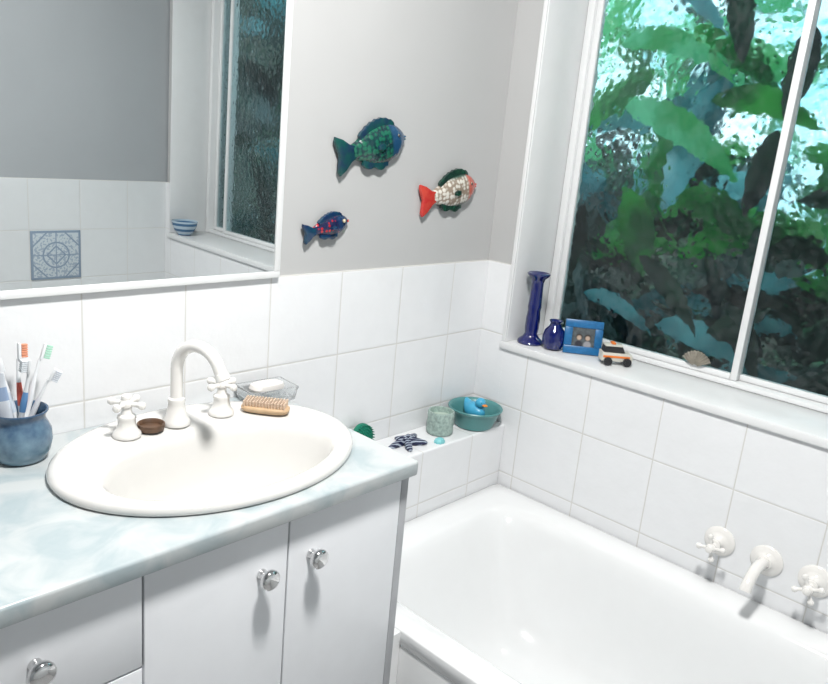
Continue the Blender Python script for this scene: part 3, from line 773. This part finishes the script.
for cx_, col_b in ((-.011, (.03, .03, .04)), (.012, (.28, .28, .30))):
    c = mixc(nt, blob(cx_, .026, .012), c, col_b)
    c = mixc(nt, blob(cx_, .046, .0105), c, (.04, .03, .025))
    c = mixc(nt, blob(cx_, .044, .0080), c, (.45, .34, .27))
nt.links.new(c, p.inputs['Base Color']); p.inputs['Roughness'].default_value = .15
bm = bmesh.new(); box(bm, (-W_+b_-.001, -.0035, b_-.001), (W_-b_+.001, .004, H_-b_+.001)); finish('photo', bm, m, parent=pf, smooth=False)
bm = bmesh.new(); vs = [bm.verts.new(v) for v in ((-.012, .0062, .07), (.012, .0062, .07), (.016, .038, .009), (-.016, .038, .009))]
f = bm.faces.new(vs); r_ = bmesh.ops.extrude_face_region(bm, geom=[f]); bmesh.ops.translate(bm, verts=[v for v in r_['geom'] if isinstance(v, bmesh.types.BMVert)], vec=(0, .002, .001))
finish('stand', bm, M_dark, parent=pf)

tcg = thing('toy_car', (.085, -.384, sz), 'tiny black and white toy car with orange details', 'toy car', rot=(0, 0, math.radians(-45)))
tcg.scale = (1.3, 1.3, 1.3)
MO = mat('toy_orange', (.8, .2, .03), .3)
bm = bmesh.new()
polyx(bm, [(-.032, .008), (.030, .008), (.031, .018), (.028, .023), (.014, .025), (-.032, .026)], -.013, .013, bevel=.002)
finish('body', bm, mat('toy_white', (.6, .58, .52), .3), parent=tcg)
bm = bmesh.new(); polyx(bm, [(-.029, .0262), (.014, .0262), (.008, .038), (-.027, .038)], -.0115, .0115, bevel=.0015); finish('cabin', bm, M_dark, parent=tcg)
bm = bmesh.new(); box(bm, (-.028, -.0118, .0382), (.008, .0118, .0415), bevel=.001); finish('roof', bm, mat('toy_white_roof', (.6, .58, .52), .3), parent=tcg)
bm = bmesh.new(); box(bm, (-.014, -.008, .0417), (-.006, .008, .0455), bevel=.001); finish('roof_light', bm, MO, parent=tcg)
bm = bmesh.new(); box(bm, (-.030, -.0142, .016), (.024, -.0132, .020), bevel=.0003); box(bm, (-.030, .0132, .016), (.024, .0142, .020), bevel=.0003); finish('side_stripe', bm, MO, parent=tcg)
for sx in (-.020, .019):
    for sy in (-.0145, .0145):
        bm = bmesh.new(); M = Matrix.Translation((sx, sy, .0085)) @ Matrix.Rotation(-pi/2 if sy > 0 else pi/2, 4, 'X')
        lathe(bm, [(.0085, -.001), (.0085, .0035), (.0055, .004), (.005, .003), (.001, .0035)], 20, M); finish('wheel', bm, M_dark, parent=tcg)

bm = bmesh.new(); n = 21; rows = []
for j in range(7):
    u = j/6; row = []
    for k in range(n):
        a = math.radians(-62+124*k/(n-1)); rr_ = .042*u*(1+.03*cos(k*pi)) if u > .3 else .042*u
        row.append(bm.verts.new((-.010*sin(pi*min(1, u*.9+.05))*(1-.35*abs(a))-.001*cos(k*pi)*u, rr_*sin(a), rr_*cos(a))))
    rows.append(row)
for a_, b_2 in zip(rows[1:], rows[2:]):
    for k in range(n-1): bm.faces.new((a_[k], a_[k+1], b_2[k+1], b_2[k]))
bmesh.ops.solidify(bm, geom=list(bm.faces), thickness=.0025)
tag(finish('scallop_shell', bm, mat('shell_beige', (.46, .42, .35), .5, scale=60, var=.15), loc=(GX-.017, -.555, SZ+.024), rot=(0, math.radians(3), 0)), 'pale beige scallop shell leaning on the window glass', 'shell')

bb = thing('blue_bowl', (.035, -1.700, sz), 'small white bowl with blue patterned bands on the sill', 'bowl')
bm = bmesh.new(); lathe(bm, [(r_*1.2, z_*1.2) for r_, z_ in [(.022, 0), (.024, .004), (.034, .014), (.043, .034), (.046, .050), (.045, .051), (.041, .035), (.03, .014), (.001, .008)]], 40)
m, nt, p = newmat('banded_bowl'); tc = N(nt, 'ShaderNodeTexCoord'); s = N(nt, 'ShaderNodeSeparateXYZ'); nt.links.new(tc.outputs['Object'], s.inputs[0])
b1 = mathn(nt, 'LESS_THAN', mathn(nt, 'PINGPONG', s.outputs['Z'], .012), .0055)
nt.links.new(mixc(nt, b1, (.40, .50, .58), (.05, .13, .25)), p.inputs['Base Color']); p.inputs['Roughness'].default_value = .2
finish('pot', bm, m, parent=bb)

# ------------------------------------------------------------ lights
fit = thing('ceiling_light', (-1.12, -.88, H-.001), 'round opal ceiling light', 'ceiling light')
bm = bmesh.new(); lathe(bm, [(.17, 0), (.17, -.02), (.165, -.025)], 40, cap1=False); finish('base', bm, M_white, parent=fit)
def area(name, loc, target, size, power, col, shape='DISK'):
    l = bpy.data.lights.new(name, 'AREA'); l.energy = power; l.size = size; l.shape = shape; l.color = col
    o = bpy.data.objects.new(name, l); C.objects.link(o); o.location = loc
    o.rotation_euler = (Vector(target)-Vector(loc)).to_track_quat('-Z', 'Y').to_euler(); return o
area('ceiling_lamp', (-1.12, -.88, H-.03), (-.70, -.58, .6), .20, 35, (1, .985, .96))
sun = bpy.data.lights.new('sun', 'SUN'); sun.energy = 3.0; sun.angle = .1; sun.color = (.95, 1, .95)
so = bpy.data.objects.new('sun', sun); C.objects.link(so); so.rotation_euler = Vector((.45, .5, -1)).to_track_quat('-Z', 'Y').to_euler()
w = bpy.data.worlds.new('world'); bpy.context.scene.world = w; w.use_nodes = True; nt = w.node_tree
bg = nt.nodes['Background']; tc = N(nt, 'ShaderNodeTexCoord'); no = N(nt, 'ShaderNodeTexNoise'); no.inputs['Scale'].default_value = 9
nt.links.new(tc.outputs['Generated'], no.inputs['Vector'])
r = N(nt, 'ShaderNodeMapRange'); nt.links.new(no.outputs['Fac'], r.inputs[0]); r.inputs[1].default_value = .38; r.inputs[2].default_value = .62
nt.links.new(mixc(nt, r.outputs[0], (.18, .58, .66), (.70, .94, 1.0)), bg.inputs[0]); bg.inputs[1].default_value = 1.5

# ------------------------------------------------------------ camera
f = 750; t = 2.1; p_ = math.radians(14.9); th = math.radians(5.36); yaw = math.radians(42.2)
cam = bpy.data.cameras.new('camera'); cam.sensor_fit = 'HORIZONTAL'; cam.sensor_width = 36; cam.lens = f/828*36; cam.clip_start = .01
co = bpy.data.objects.new('camera', cam); C.objects.link(co)
hf = Vector((cos(yaw), sin(yaw), 0)); R0 = Vector((sin(yaw), -cos(yaw), 0))
F = hf*cos(p_)+Vector((0, 0, -sin(p_))); U0 = R0.cross(F)
Rr = R0*cos(th)+U0*sin(th); U = -R0*sin(th)+U0*cos(th)
m3 = Matrix((Rr, U, -F)).transposed()
co.matrix_world = Matrix.Translation((-.7985*t, -.6032*t, 1.45)) @ m3.to_4x4()
bpy.context.scene.camera = co
bpy.context.scene.view_settings.view_transform = 'Standard'
bpy.context.scene.view_settings.exposure = 0.25
